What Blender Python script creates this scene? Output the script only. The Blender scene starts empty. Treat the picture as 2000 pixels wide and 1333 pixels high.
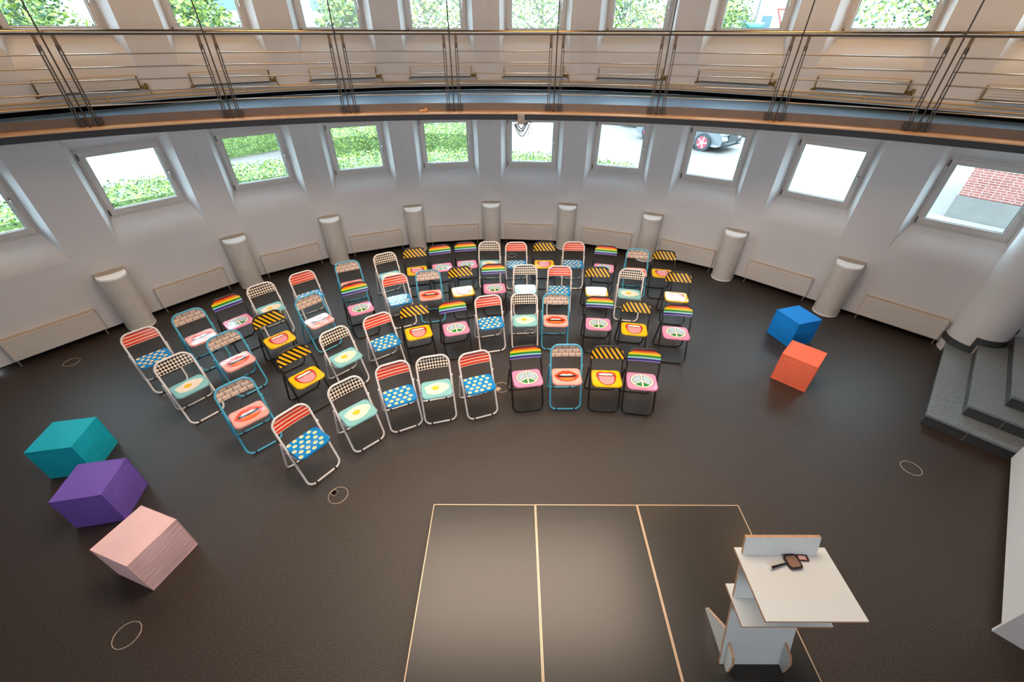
import bpy, math, random
from mathutils import Vector, Matrix
random.seed(7)
R = math.radians
SC = bpy.context.scene
COL = SC.collection

# ------------------------------------------------------------------ camera
cam_d = bpy.data.cameras.new('camera'); cam = bpy.data.objects.new('camera', cam_d); COL.objects.link(cam)
cam_d.sensor_fit = 'HORIZONTAL'; cam_d.sensor_width = 36.0; cam_d.lens = 36.0 * 814.0 / 2000.0
cam_d.clip_start = 0.05; cam_d.clip_end = 400
cam.location = (0, 0, 3.945)
cam.rotation_euler = (Matrix.Rotation(R(90 - 36.7), 4, 'X') @ Matrix.Rotation(-R(0.15) * -1, 4, 'Z')).to_euler()
SC.camera = cam
# ------------------------------------------------------------------ world, lights, exposure
W = bpy.data.worlds.new('sky'); SC.world = W; W.use_nodes = True
bg = W.node_tree.nodes['Background']; bg.inputs[0].default_value = (0.66, 0.84, 1.0, 1); bg.inputs[1].default_value = 14.0
def area(name, loc, rot, sx, sy, power, colr, spread=180):
    d = bpy.data.lights.new(name, 'AREA'); d.shape = 'RECTANGLE'; d.size = sx; d.size_y = sy; d.energy = power; d.color = colr
    d.spread = R(spread)
    o = bpy.data.objects.new(name, d); COL.objects.link(o); o.location = loc; o.rotation_euler = rot
    return o
area('ceiling_lamp_warm', (0.0, 3.9, 5.6), (0, 0, 0), 5.0, 2.3, 205, (1.0, 0.78, 0.60), 130)
area('rear_fill_light', (0.0, -3.4, 3.9), (R(84), 0, 0), 9.0, 2.2, 112, (0.90, 0.94, 1.0), 115)  # added cool fill behind the camera; the wall there has no window
for lx, ly in ((-5.6, 4.6), (-3.4, 6.4), (0.3, 7.2), (3.6, 6.3), (5.6, 4.6)):
    area('gallery_lamp_warm', (lx, ly, 5.5), (0, 0, 0), 0.9, 0.5, 21, (1.0, 0.56, 0.18))
SC.view_settings.view_transform = 'Standard'; SC.view_settings.look = 'None'
SC.view_settings.gamma = 1.0; SC.view_settings.use_curve_mapping = False
SC.view_settings.exposure = 0.28

# ------------------------------------------------------------------ materials
def lin(c):
    return tuple(((v / 12.92) if v <= 0.04045 else ((v + 0.055) / 1.055) ** 2.4) for v in c)
def rgb(h):
    return lin(tuple(int(h[i:i + 2], 16) / 255 for i in (0, 2, 4)))
MATS = {}
def mat(name, h, rough=0.5, metal=0.0, spec=0.5, coat=0.0, noise=None, bump=None, aniso=None):
    """Principled material; noise=(scale, amount) mixes a darker/lighter version of the colour, bump=(scale, strength)."""
    if name in MATS: return MATS[name]
    m = bpy.data.materials.new(name); m.use_nodes = True; nt = m.node_tree; b = nt.nodes['Principled BSDF']
    c = rgb(h); b.inputs['Base Color'].default_value = (*c, 1); b.inputs['Roughness'].default_value = rough
    b.inputs['Metallic'].default_value = metal; b.inputs['Specular IOR Level'].default_value = spec
    b.inputs['Coat Weight'].default_value = coat; b.inputs['Coat Roughness'].default_value = 0.08
    tc = nt.nodes.new('ShaderNodeTexCoord')
    if noise:
        n = nt.nodes.new('ShaderNodeTexNoise'); n.inputs['Scale'].default_value = noise[0]; n.inputs['Detail'].default_value = 4
        nt.links.new(tc.outputs['Object'], n.inputs['Vector'])
        r = nt.nodes.new('ShaderNodeValToRGB'); r.color_ramp.elements[0].position = 0.3; r.color_ramp.elements[1].position = 0.7
        a = noise[1]
        r.color_ramp.elements[0].color = (*[v * (1 - a) for v in c], 1); r.color_ramp.elements[1].color = (*[min(1, v * (1 + a)) for v in c], 1)
        nt.links.new(n.outputs['Fac'], r.inputs['Fac']); nt.links.new(r.outputs['Color'], b.inputs['Base Color'])
    if bump:
        n = nt.nodes.new('ShaderNodeTexNoise'); n.inputs['Scale'].default_value = bump[0]; n.inputs['Detail'].default_value = 3
        nt.links.new(tc.outputs['Object'], n.inputs['Vector'])
        bp = nt.nodes.new('ShaderNodeBump'); bp.inputs['Strength'].default_value = bump[1]; bp.inputs['Distance'].default_value = 0.01
        nt.links.new(n.outputs['Fac'], bp.inputs['Height']); nt.links.new(bp.outputs['Normal'], b.inputs['Normal'])
    MATS[name] = m; return m
def nodes_of(m): return m.node_tree.nodes, m.node_tree.links, m.node_tree.nodes['Principled BSDF']
def mth(nt, op, a, b=None):
    n = nt.nodes.new('ShaderNodeMath'); n.operation = op
    for i, v in enumerate((a, b)):
        if v is None: continue
        if isinstance(v, (int, float)): n.inputs[i].default_value = v
        else: nt.links.new(v, n.inputs[i])
    return n.outputs[0]

M_WALL = mat('painted_plaster', 'dbd8d8', 0.75, spec=0.3, noise=(1.2, 0.03), bump=(60, 0.06))
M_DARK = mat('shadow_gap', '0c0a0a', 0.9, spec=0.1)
M_CEIL = mat('ceiling_paint', '716b64', 0.8)
M_FRAME = mat('window_frame_white', 'd2cdc8', 0.4, noise=(3, 0.03))
M_GREYP = mat('window_hinge_grey', '5d5a58', 0.4, metal=0.6)
M_STEEL = mat('brushed_steel', '9c9184', 0.28, metal=1.0, noise=(20, 0.08))
M_STEELD = mat('dark_steel', '4a413b', 0.5, metal=0.4, noise=(14, 0.1))
M_BEAM = mat('beam_brown_paint', '6f6055', 0.55, noise=(6, 0.06))
M_LEDGE = mat('beam_ledge_lit', 'c79a70', 0.42, metal=0.25, noise=(8, 0.08))  # flange top of the beam, warm lamplight painted in as orange
M_FASCIA = mat('fascia_dark', '26252a', 0.45, spec=0.4, noise=(4, 0.1))
M_VENT = mat('vent_column_metal', 'cfc8c0', 0.42, metal=0.0, noise=(9, 0.05), bump=(140, 0.05))
M_VENTCAP = mat('vent_cap_metal', 'fbfbfb', 0.12, metal=0.0, noise=(5, 0.03))
M_RAD = mat('radiator_enamel', 'd6cec6', 0.5, noise=(3, 0.03))
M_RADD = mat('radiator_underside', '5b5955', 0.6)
M_BRASS = mat('valve_brass', '8a6d3f', 0.35, metal=0.8)
M_PIPE = mat('painted_pipe', 'c6ab86', 0.45, noise=(10, 0.06))

# carpet: very fine brown, black and grey specks
M_CARPET = mat('carpet', '3a322f', 0.52, spec=0.6)
nd, lk, bs = nodes_of(M_CARPET)
tc = nd.new('ShaderNodeTexCoord')
n1 = nd.new('ShaderNodeTexNoise'); n1.inputs['Scale'].default_value = 120; n1.inputs['Detail'].default_value = 6; n1.inputs['Roughness'].default_value = 0.8
lk.new(tc.outputs['Object'], n1.inputs['Vector'])
cr = nd.new('ShaderNodeValToRGB'); e = cr.color_ramp.elements
e[0].position = 0.38; e[0].color = (*rgb('080605'), 1); e[1].position = 0.64; e[1].color = (*rgb('64564c'), 1)
x = e.new(0.5); x.color = (*rgb('231c18'), 1)
lk.new(n1.outputs['Fac'], cr.inputs['Fac']); lk.new(cr.outputs['Color'], bs.inputs['Base Color'])
bp = nd.new('ShaderNodeBump'); bp.inputs['Strength'].default_value = 0.12; bp.inputs['Distance'].default_value = 0.001
lk.new(n1.outputs['Fac'], bp.inputs['Height']); lk.new(bp.outputs['Normal'], bs.inputs['Normal'])
M_CARPET2 = mat('gallery_carpet_sheen', '54799a', 0.4, spec=0.8, noise=(120, 0.4))  # blue of the window reflections is put into the carpet's base colour

# stone stairs
M_STONE = mat('granite_tread_sheen', '7b858e', 0.27, spec=0.7, noise=(90, 0.35))  # treads: dark granite made lighter and bluish to carry its reflections
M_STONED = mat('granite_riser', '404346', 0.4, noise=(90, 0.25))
M_JOINT = mat('tile_joint', '8f8f8c', 0.7)

# glass: clear pane with a faint reflection
M_GLASS = bpy.data.materials.new('window_glass'); M_GLASS.use_nodes = True
nt = M_GLASS.node_tree; nt.nodes.clear()
o_ = nt.nodes.new('ShaderNodeOutputMaterial'); t_ = nt.nodes.new('ShaderNodeBsdfTransparent'); g_ = nt.nodes.new('ShaderNodeBsdfGlossy')
t_.inputs[0].default_value = (0.93, 0.985, 0.97, 1); g_.inputs['Roughness'].default_value = 0.02
lw_ = nt.nodes.new('ShaderNodeLayerWeight'); lw_.inputs[0].default_value = .5
pw_ = nt.nodes.new('ShaderNodeMath'); pw_.operation = 'POWER'; pw_.inputs[1].default_value = 5; nt.links.new(lw_.outputs['Facing'], pw_.inputs[0])
f_ = nt.nodes.new('ShaderNodeMath'); f_.operation = 'MULTIPLY_ADD'; f_.inputs[1].default_value = .5; f_.inputs[2].default_value = .03; nt.links.new(pw_.outputs[0], f_.inputs[0])
mx = nt.nodes.new('ShaderNodeMixShader')
nt.links.new(f_.outputs[0], mx.inputs[0]); nt.links.new(t_.outputs[0], mx.inputs[1]); nt.links.new(g_.outputs[0], mx.inputs[2])
nt.links.new(mx.outputs[0], o_.inputs[0])

# ------------------------------------------------------------------ mesh helper
class MB:
    def __init__(s): s.v = []; s.f = []; s.m = []; s.uv = {}; s.sm = []
    def add(s, vs, fs, m=0, smooth=False, uvs=None):
        b = len(s.v); s.v += [tuple(p) for p in vs]
        for k, f in enumerate(fs):
            s.f.append([b + i for i in f]); s.m.append(m); s.sm.append(smooth)
            if uvs: s.uv[len(s.f) - 1] = [uvs[i] for i in f]
    def poly(s, pts, m=0): s.add(pts, [list(range(len(pts)))], m)
    def box(s, c, d, m=0, T=None):
        x, y, z = c; a, b, h = d[0] / 2, d[1] / 2, d[2] / 2
        vs = [Vector((x + i * a, y + j * b, z + k * h)) for k in (-1, 1) for j in (-1, 1) for i in (-1, 1)]
        if T: vs = [T @ p for p in vs]
        s.add(vs, [(0, 2, 3, 1), (4, 5, 7, 6), (0, 1, 5, 4), (2, 6, 7, 3), (0, 4, 6, 2), (1, 3, 7, 5)], m)
    def prism(s, pts, z0, z1, m=0, mtop=None, smooth_side=False, T=None):
        n = len(pts); vs = [Vector((p[0], p[1], z0)) for p in pts] + [Vector((p[0], p[1], z1)) for p in pts]
        if T: vs = [T @ p for p in vs]
        s.add(vs, [[i, (i + 1) % n, n + (i + 1) % n, n + i] for i in range(n)], m, smooth_side)
        s.add(vs[n:], [list(range(n))], m if mtop is None else mtop)
        s.add(vs[:n], [list(range(n))[::-1]], m)
    def tube(s, path, r, seg=8, m=0, closed=False, caps=True):
        P = [Vector(p) for p in path]; n = len(P); rings = []; prev = None
        for i in range(n):
            if closed: t = P[(i + 1) % n] - P[i - 1]
            else: t = P[min(i + 1, n - 1)] - P[max(i - 1, 0)]
            t.normalize()
            if prev is None:
                a = Vector((0, 0, 1)) if abs(t.z) < 0.9 else Vector((0, 1, 0))
                u = t.cross(a).normalized()
            else:
                u = (prev - t * prev.dot(t)).normalized()
            prev = u; w = t.cross(u); rr = r[i] if isinstance(r, (list, tuple)) else r
            rings.append([P[i] + (u * math.cos(2 * math.pi * k / seg) + w * math.sin(2 * math.pi * k / seg)) * rr for k in range(seg)])
        vs = [p for rg in rings for p in rg]; fs = []
        for i in range(n if closed else n - 1):
            for k in range(seg):
                j = (i + 1) % n; fs.append((i * seg + k, i * seg + (k + 1) % seg, j * seg + (k + 1) % seg, j * seg + k))
        s.add(vs, fs, m, True)
        if caps and not closed:
            s.add(rings[0], [list(range(seg))[::-1]], m); s.add(rings[-1], [list(range(seg))], m)
    def build(s, name, mats, parent=None, bevel=0, loc=None, rot=None):
        me = bpy.data.meshes.new(name); me.from_pydata(s.v, [], s.f); me.update()
        for mm in (mats if isinstance(mats, (list, tuple)) else [mats]): me.materials.append(mm)
        me.polygons.foreach_set('material_index', s.m); me.polygons.foreach_set('use_smooth', s.sm)
        if s.uv:
            ul = me.uv_layers.new(name='UVMap')
            for fi, us in s.uv.items():
                for li, uvc in zip(me.polygons[fi].loop_indices, us): ul.data[li].uv = uvc
        o = bpy.data.objects.new(name, me); COL.objects.link(o)
        if parent: o.parent = parent
        if loc: o.location = loc
        if rot is not None: o.rotation_euler = (0, 0, rot)
        if bevel:
            bm = o.modifiers.new('bevel', 'BEVEL'); bm.width = bevel; bm.segments = 2; bm.limit_method = 'ANGLE'; bm.angle_limit = R(40)
        return o
def tag(o, label, cat, group=None, kind=None):
    o['label'] = label; o['category'] = cat
    if group: o['group'] = group
    if kind: o['kind'] = kind
    return o
def struct(o): o['kind'] = 'structure'; return o
def thing(name, label, cat, loc=(0, 0, 0), rz=0.0, group=None):
    o = bpy.data.objects.new(name, None); COL.objects.link(o); o.location = loc; o.rotation_euler = (0, 0, rz); o.empty_display_size = 0.1
    return tag(o, label, cat, group)
def copy_tree(o):
    r = o.copy(); COL.objects.link(r)
    for ch in list(o.children):
        c = ch.copy(); COL.objects.link(c); c.parent = r
        for g in list(ch.children):
            d = g.copy(); COL.objects.link(d); d.parent = c
    return r
def arc(cx, cy, r, a0, a1, n):
    return [(cx + r * math.cos(R(a0 + (a1 - a0) * i / n)), cy + r * math.sin(R(a0 + (a1 - a0) * i / n))) for i in range(n + 1)]
def rrect(hx, y0, y1, r0, r1, n=5):
    """rounded rectangle from y0 to y1, corner radius r0 at y0 and r1 at y1, counter-clockwise"""
    return (arc(hx - r0, y0 + r0, r0, -90, 0, n) + arc(hx - r1, y1 - r1, r1, 0, 90, n) +
            arc(-hx + r1, y1 - r1, r1, 90, 180, n) + arc(-hx + r0, y0 + r0, r0, 180, 270, n))
ORD = ['first', 'second', 'third', 'fourth', 'fifth', 'sixth', 'seventh', 'eighth', 'ninth', 'tenth']

# ------------------------------------------------------------------ the curved wall: ten flat bays
VTX = [(-7.343, 4.472), (-6.28, 5.824), (-5.117, 7.219), (-3.732, 8.255), (-2.148, 8.908), (-0.469, 9.172), (1.216, 9.044),
       (2.917, 8.443), (4.274, 7.572), (5.594, 6.297), (6.873, 5.03)]
UC = [0.80, 0.922, 0.852, 0.852, 0.845, 0.857, 0.90, 0.81, 0.918, 0.96]     # centre of the window along each bay
def bay(i):
    a = Vector((*VTX[i], 0)); b = Vector((*VTX[i + 1], 0)); d = (b - a).normalized(); n = Vector((-d.y, d.x, 0))
    if n.dot((a + b) / 2) < 0: n = -n
    return a, b, d, n, (b - a).length
def bp_(i, u, dep, z):
    a, b, d, n, L = bay(i); p = a + d * u + n * dep; return (p.x, p.y, z)
DEP, OUT = 0.22, 0.42
def bay_wall(mb, i, zb, zt, zap, zf0, zf1, zo):
    a, b, d, n, L = bay(i); c = UC[i]; u0, u1, f0, f1 = c - 0.62, c + 0.62, c - 0.5225, c + 0.5225
    e0, e1 = -0.0, L + 0.0
    P = lambda u, dp, z: bp_(i, u, dp, z)
    mb.poly([P(e0, 0, zb), P(e1, 0, zb), P(e1, 0, zap), P(u1, 0, zap), P(u0, 0, zap), P(e0, 0, zap)])
    mb.poly([P(e0, 0, zap), P(u0, 0, zap), P(u0, 0, zo), P(e0, 0, zo)]); mb.poly([P(u1, 0, zap), P(e1, 0, zap), P(e1, 0, zo), P(u1, 0, zo)])
    mb.poly([P(e0, 0, zo), P(u0, 0, zo), P(u1, 0, zo), P(e1, 0, zo), P(e1, 0, zt), P(e0, 0, zt)])
    # sill that curves smoothly out of the wall plane towards the frame, and the splayed jambs beside it
    NS = 12; S = []
    for k in range(NS + 1):
        t = k / NS; dp = DEP * t ** 1.7; z = zap + (zf0 - zap) * t; e = (u1 - u0) / 2 + ((f1 - f0) - (u1 - u0)) / 2 * dp / DEP
        S += [P(c - e, dp, z), P(c + e, dp, z)]
    mb.add(S, [(2 * k, 2 * k + 1, 2 * k + 3, 2 * k + 2) for k in range(NS)], 0, True)
    Lf = [S[2 * k] for k in range(NS + 1)]; Rt = [S[2 * k + 1] for k in range(NS + 1)]
    mb.poly(Lf + [P(f0, DEP, zf1), P(u0, 0, zo)]); mb.poly([P(u1, 0, zo), P(f1, DEP, zf1)] + Rt[::-1])
    mb.poly([P(u0, 0, zo), P(f0, DEP, zf1), P(f1, DEP, zf1), P(u1, 0, zo)])            # head
    g0, g1, h0, h1 = f0 + 0.03, f1 - 0.03, zf0 + 0.03, zf1 - 0.03
    for q in ([P(g0, DEP, h0), P(g1, DEP, h0), P(g1, OUT, h0 - 0.03), P(g0, OUT, h0 - 0.03)], [P(g0, DEP, h0), P(g0, OUT, h0 - 0.03), P(g0, OUT, h1), P(g0, DEP, h1)],
              [P(g1, DEP, h0), P(g1, DEP, h1), P(g1, OUT, h1), P(g1, OUT, h0 - 0.03)], [P(g0, DEP, h1), P(g0, OUT, h1), P(g1, OUT, h1), P(g1, DEP, h1)]):
        mb.poly(q)
    k0, k1 = -0.06, L + 0.06
    mb.poly([P(k0, OUT, zb - .1), P(k0, OUT, h0 - .03), P(k1, OUT, h0 - .03), P(k1, OUT, zb - .1)])
    mb.poly([P(k0, OUT, h0 - .03), P(k0, OUT, h1), P(g0, OUT, h1), P(g0, OUT, h0 - .03)]); mb.poly([P(g1, OUT, h0 - .03), P(g1, OUT, h1), P(k1, OUT, h1), P(k1, OUT, h0 - .03)])
    mb.poly([P(k0, OUT, h1), P(k0, OUT, zt + .1), P(k1, OUT, zt + .1), P(k1, OUT, h1)])
    mb.poly([P(0, 0, zb), P(0, OUT, zb), P(L, OUT, zb), P(L, 0, zb)])
FL2 = 3.04
CEIL = 5.8
w = MB()
for i in range(10): bay_wall(w, i, 0.07, 2.94, 1.22, 1.605, 2.575, 2.84)
for i in range(10): bay_wall(w, i, 3.11, CEIL, 3.50, 3.855, 4.825, 5.1)
struct(w.build('wall_back', M_WALL))
w = MB()
for i in range(10):
    a, b, d, n, L = bay(i)
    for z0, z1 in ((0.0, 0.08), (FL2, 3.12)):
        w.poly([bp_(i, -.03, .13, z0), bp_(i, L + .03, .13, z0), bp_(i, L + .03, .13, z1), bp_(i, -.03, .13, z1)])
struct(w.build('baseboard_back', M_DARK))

# side and rear walls (outside the picture, they close the room)
LEFT = [(-7.343, 4.472), (-8.15, 2.9), (-8.5, 1.1), (-8.3, -0.8), (-7.5, -2.6), (-6.2, -4.0)]
w = MB()
for p, q in zip(LEFT, LEFT[1:]): w.poly([(*p, 0), (*q, 0), (*q, CEIL), (*p, CEIL)])
struct(w.build('wall_left', M_WALL))
w = MB(); rr = [(-6.2, -4.0), (9.6, -4.0)]
w.poly([(-6.2, -4.0, 0), (9.6, -4.0, 0), (9.6, -4.0, CEIL), (-6.2, -4.0, CEIL)]); struct(w.build('wall_front', M_WALL))
w = MB(); rr = [(9.6, -4.0), (9.6, 4.1), (6.95, 4.93), (6.873, 5.03)]
for p, q in zip(rr, rr[1:]): w.poly([(*p, 0), (*q, 0), (*q, CEIL), (*p, CEIL)])
struct(w.build('wall_right', M_WALL))

# floor, ceiling
w = MB(); outer = [(p[0] * 1.004, p[1] * 1.004) for p in VTX]
fl = [bp_(i, 0, .14, 0)[:2] for i in range(10)] + [bp_(9, 1.8, .14, 0)[:2]]
fl = fl + [(9.6, 4.1), (9.6, -4.0)] + LEFT[::-1][:-1]
w.prism(fl[::-1], -0.05, 0.0); struct(w.build('floor', M_CARPET))
w = MB(); cl = [bp_(i, 0, .4, 0)[:2] for i in range(10)] + [bp_(9, 1.8, .4, 0)[:2], (9.7, 4.5), (9.7, -4.1)] + [(p[0] - .1, p[1] - .1) for p in LEFT[::-1][:-1]]
w.prism(cl[::-1], CEIL, CEIL + 0.1); struct(w.build('ceiling', M_CEIL))

# ------------------------------------------------------------------ windows
def make_window():
    """one window in local axes: x along the wall, y outwards, z up, origin at the middle of the bottom inner edge"""
    W2, H = 0.5225, 0.97
    def ring(x, z0, z1, bw, y0, y1, bb=None, m=0, mb=None):
        mb = mb or MB(); bb = bb or bw
        mb.box((0, (y0 + y1) / 2, z0 + bb / 2), (2 * x, y1 - y0, bb), m); mb.box((0, (y0 + y1) / 2, z1 - bw / 2), (2 * x, y1 - y0, bw), m)
        for s in (-1, 1): mb.box((s * (x - bw / 2), (y0 + y1) / 2, (z0 + z1) / 2 + (bb - bw) / 2), (bw, y1 - y0, z1 - z0 - bb - bw), m)
        return mb
    fr = ring(W2, 0, H, 0.05, 0.0, 0.07).build('window', M_FRAME, bevel=0.004)
    sash = ring(W2 - 0.032, 0.035, H - 0.032, 0.062, -0.018, 0.05, bb=0.085)
    so = sash.build('sash', M_FRAME, fr, bevel=0.005)
    bead = ring(W2 - 0.094, 0.118, H - 0.092, 0.012, 0.0, 0.02); bead.build('glazing_bead', mat('window_gasket', '8fa3a8', 0.4), fr)
    g = MB(); g.box((0, 0.018, (0.12 + H - 0.094) / 2), (2 * (W2 - 0.1), 0.006, H - 0.094 - 0.12)); g.build('pane', M_GLASS, fr)
    for z in (0.08, H - 0.09):
        h = MB(); h.box((-W2 + 0.022, -0.012, z), (0.016, 0.02, 0.085)); h.build('hinge', M_GREYP, fr, bevel=0.003)
    h = MB(); h.box((W2 - 0.063, -0.024, H * 0.52), (0.026, 0.012, 0.06)); h.tube([(W2 - 0.063, -0.03, H * 0.52), (W2 - 0.063, -0.055, H * 0.52), (W2 - 0.063, -0.058, H * 0.5), (W2 - 0.058, -0.05, H * 0.52 - 0.13)], 0.008, 8)
    h.build('handle', mat('handle_silver', 'c9c9c9', 0.25, metal=0.9), fr)
    return fr
win0 = make_window(); k = 0
for level, z in ((0, 1.605), (1, 3.855)):
    for i in range(10):
        o = win0 if k == 0 else copy_tree(win0); k += 1
        a, b, d, n, L = bay(i); p = a + d * UC[i] + n * (DEP - 0.002)
        o.location = (p.x, p.y, z); o.rotation_euler = (0, 0, math.atan2(d.y, d.x)); o.name = 'window_%d' % k
        struct(o)

# ------------------------------------------------------------------ gallery slab, beam, rail
GC = Vector((-0.34, -2.52, 0)); GR = 9.92
def gp(th, r, z): return (GC.x + r * math.sin(R(th)), GC.y + r * math.cos(R(th)), z)
def wall_hit(th):
    dx, dy = math.sin(R(th)), math.cos(R(th)); best = None
    for i in range(10):
        a, b, d, n, L = bay(i); den = n.x * dx + n.y * dy
        if abs(den) < 1e-6: continue
        t = ((a + n * .03 - GC).dot(n)) / den; p = GC + Vector((dx, dy, 0)) * t; u = (p - a).dot(d)
        if -0.03 <= u <= L + 0.03 and t > 0 and (best is None or t < best): best = t
    return best
ths = [-44 + 88 * i / 88 for i in range(89)]
w = MB()
rows = []
for th in ths:
    t = wall_hit(th)
    if t is None or t < GR + 0.02: t = GR + 0.02
    rows.append([gp(th, GR, FL2), gp(th, t, FL2), gp(th, t, 2.86), gp(th, GR, 2.86)])
vs = [p for r in rows for p in r]; fs_top = []; fs_bot = []
for j in range(len(rows) - 1):
    fs_top.append((4 * j, 4 * j + 4, 4 * j + 5, 4 * j + 1)); fs_bot.append((4 * j + 3, 4 * j + 2, 4 * j + 6, 4 * j + 7))
w.add(vs, fs_top, 0); w.add(vs, fs_bot, 1)
struct(w.build('floor_gallery', [M_CARPET2, M_WALL]))
def band(mb, r0, z0, r1, z1, m=0, a0=-44, a1=44, n=110, smooth=True):
    vs = []; 
    for j in range(n + 1):
        th = a0 + (a1 - a0) * j / n; vs += [gp(th, r0, z0), gp(th, r1, z1)]
    mb.add(vs, [(2 * j, 2 * j + 1, 2 * j + 3, 2 * j + 2) for j in range(n)], m, smooth)
RI = GR - 0.235
w = MB()
band(w, GR + 0.012, FL2 + 0.004, GR - 0.006, FL2 + 0.004, 3); band(w, GR - 0.006, FL2 + 0.004, GR - 0.006, 2.944, 0)
band(w, GR - 0.006, 2.944, RI, 2.938, 1); band(w, RI, 2.938, RI, 2.922, 1); band(w, RI, 2.922, RI + 0.012, 2.922, 2)
band(w, RI + 0.012, 2.922, RI + 0.012, 2.843, 2); band(w, RI + 0.012, 2.843, GR, 2.843, 2)
struct(w.build('trim_1', [M_BEAM, M_LEDGE, M_FASCIA, M_STEEL]))
RP = 9.86
PAIR = [-31.0, -21.6, -12.37, -3.27, 5.66, 14.57, 23.82, 32.97]
PO = 0.50
PAIR = [-40.2] + PAIR + [42.2]
rl = thing('balcony_railing', 'brushed steel railing with five thin rods along the curved gallery edge', 'railing', gp(0, RP, 2.952))
RB = Vector(gp(0, RP, 2.952))
def loc_(p): return tuple(Vector(p) - RB)
w = MB(); w.tube([loc_(gp(-43 + 86 * j / 120, RP + .06, 3.92)) for j in range(121)], 0.030, 14); w.build('handrail', M_STEEL, rl)
LEAN = 0.055
def post_at(th):
    w = MB(); g = 0.0022 * 180 / math.pi / 1  # half gap between the two flats, degrees
    for s in (-1, 1):
        dth = s * 0.085
        p0, p1 = Vector(gp(th + dth, RP, 2.952)), Vector(gp(th + dth, RP + LEAN, 3.80))
        t = Vector(gp(th + .1, RP, 0)) - Vector(gp(th - .1, RP, 0)); t.normalize(); r_ = Vector((math.sin(R(th)), math.cos(R(th)), 0))
        vs = []
        for p in (p0, p1):
            for a_, b_ in ((-1, -1), (1, -1), (1, 1), (-1, 1)): vs.append(loc_(p + t * 0.005 * a_ + r_ * 0.02 * b_))
        w.add(vs, [(0, 1, 5, 4), (1, 2, 6, 5), (2, 3, 7, 6), (3, 0, 4, 7), (4, 5, 6, 7)], 0)
    t = Vector(gp(th + .1, RP, 0)) - Vector(gp(th - .1, RP, 0)); t.normalize(); r_ = Vector((math.sin(R(th)), math.cos(R(th)), 0))
    vs = []
    for p, wd in ((Vector(gp(th, RP + LEAN - .004, 3.74)), .017), (Vector(gp(th, RP + LEAN, 3.90)), .019)):
        for a_, b_ in ((-1, -1), (1, -1), (1, 1), (-1, 1)): vs.append(loc_(p + t * wd * a_ + r_ * 0.006 * b_))
    w.add(vs, [(0, 1, 5, 4), (1, 2, 6, 5), (2, 3, 7, 6), (3, 0, 4, 7), (4, 5, 6, 7), (3, 2, 1, 0)], 1)
    # foot plate against the beam
    c = Vector(gp(th, RP + .03, 2.995)); vs = []
    for z in (-.042, .042):
        for a_, b_ in ((-1, -1), (1, -1), (1, 1), (-1, 1)): vs.append(loc_(c + t * 0.045 * a_ + r_ * 0.022 * b_ + Vector((0, 0, z))))
    w.add(vs, [(0, 1, 5, 4), (1, 2, 6, 5), (2, 3, 7, 6), (3, 0, 4, 7), (4, 5, 6, 7), (3, 2, 1, 0)], 2)
    w.build('post', [M_STEELD, mat('post_head_tan', '7d6650', .55, metal=.2), M_STEELD], rl)
def tz(z): return RP + LEAN * (z - 2.952) / 0.85
for j, th in enumerate(PAIR):
    post_at(th - PO); post_at(th + PO)
    if j < len(PAIR) - 1:
        for z in (3.703, 3.568, 3.434, 3.305, 3.167):
            w = MB(); w.tube([loc_(gp(th + PO - .1, tz(z), z)), loc_(gp(PAIR[j + 1] - PO + .1, tz(z), z))], 0.0075, 8); w.build('rail', M_STEEL, rl)
PL = ['first', 'second', 'third', 'fourth', 'fifth', 'sixth', 'seventh', 'eighth']
for j, th in enumerate(PAIR[1:-1]):
    w = MB(); p = Vector(gp(th, RP - .03, 2.952))
    w.tube([(0, 0, 0), (0, 0, CEIL - 2.952)], 0.0085, 10); w.tube([(0, 0, 0), (0, 0, .02)], 0.022, 10); w.tube([(0, 0, -.10), (0, 0, -.002)], 0.012, 8)
    o = w.build('suspension_rod', M_STEELD, loc=p)
    tag(o, 'thin steel hanger rod rising between railing posts, %s of eight from the left' % PL[j], 'rod', 'hanger rods along the gallery edge')
# crumpled tan scrap and cable box on the beam
w = MB(); random.seed(3)
pts = [(0, 0, 0), (.05, .01, .012), (.09, .02, .03), (.12, .05, .045), (.13, .03, .012), (.10, -.005, .0), (.06, -.01, .028), (.02, .02, .02)]
w.add(pts, [(0, 1, 7), (1, 2, 6), (1, 6, 7), (2, 3, 4), (2, 4, 5, 6), (0, 7, 6), (0, 6, 5), (0, 5, 1), (1, 5, 2), (2, 5, 4)], 0)
o = w.build('crumpled_paper', mat('scrap_orange', 'd9965c', 0.7), loc=(-1.43, 7.18, 2.954))
tag(o, 'small crumpled orange-tan scrap lying on the gallery beam ledge', 'scrap')
cb = thing('cable_box', 'grey metal socket box with dangling cable loops below the gallery beam', 'cable box', (0.128, 7.03, 2.80))
w = MB(); w.box((0, 0, 0.075), (0.105, 0.06, 0.13)); w.build('box', mat('box_grey', '8d857c', 0.5, metal=0.3, noise=(60, .1)), cb, bevel=0.004)
w = MB()
def loop(mb, x0, x1, dip, y, r, up=0.0):
    mb.tube([(x0 + (x1 - x0) * t / 12, y, 0.012 + up * t / 12 - dip * math.sin(math.pi * t / 12)) for t in range(13)], r, 6)
loop(w, -.09, .10, .11, -.02, .009, .03); loop(w, -.10, .13, .17, -.01, .006, .0); loop(w, -.05, .06, .07, .01, .008)
w.tube([(-.05, -.02, .01), (-.11, -.02, .05), (-.12, -.02, -.02)], .005, 6)
w.tube([(.03, -.02, .01), (.12, -.02, .05), (.16, -.02, .03)], .011, 6)
w.build('cable', mat('cable_black', '3a3836', .5), cb)
w = MB()
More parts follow.
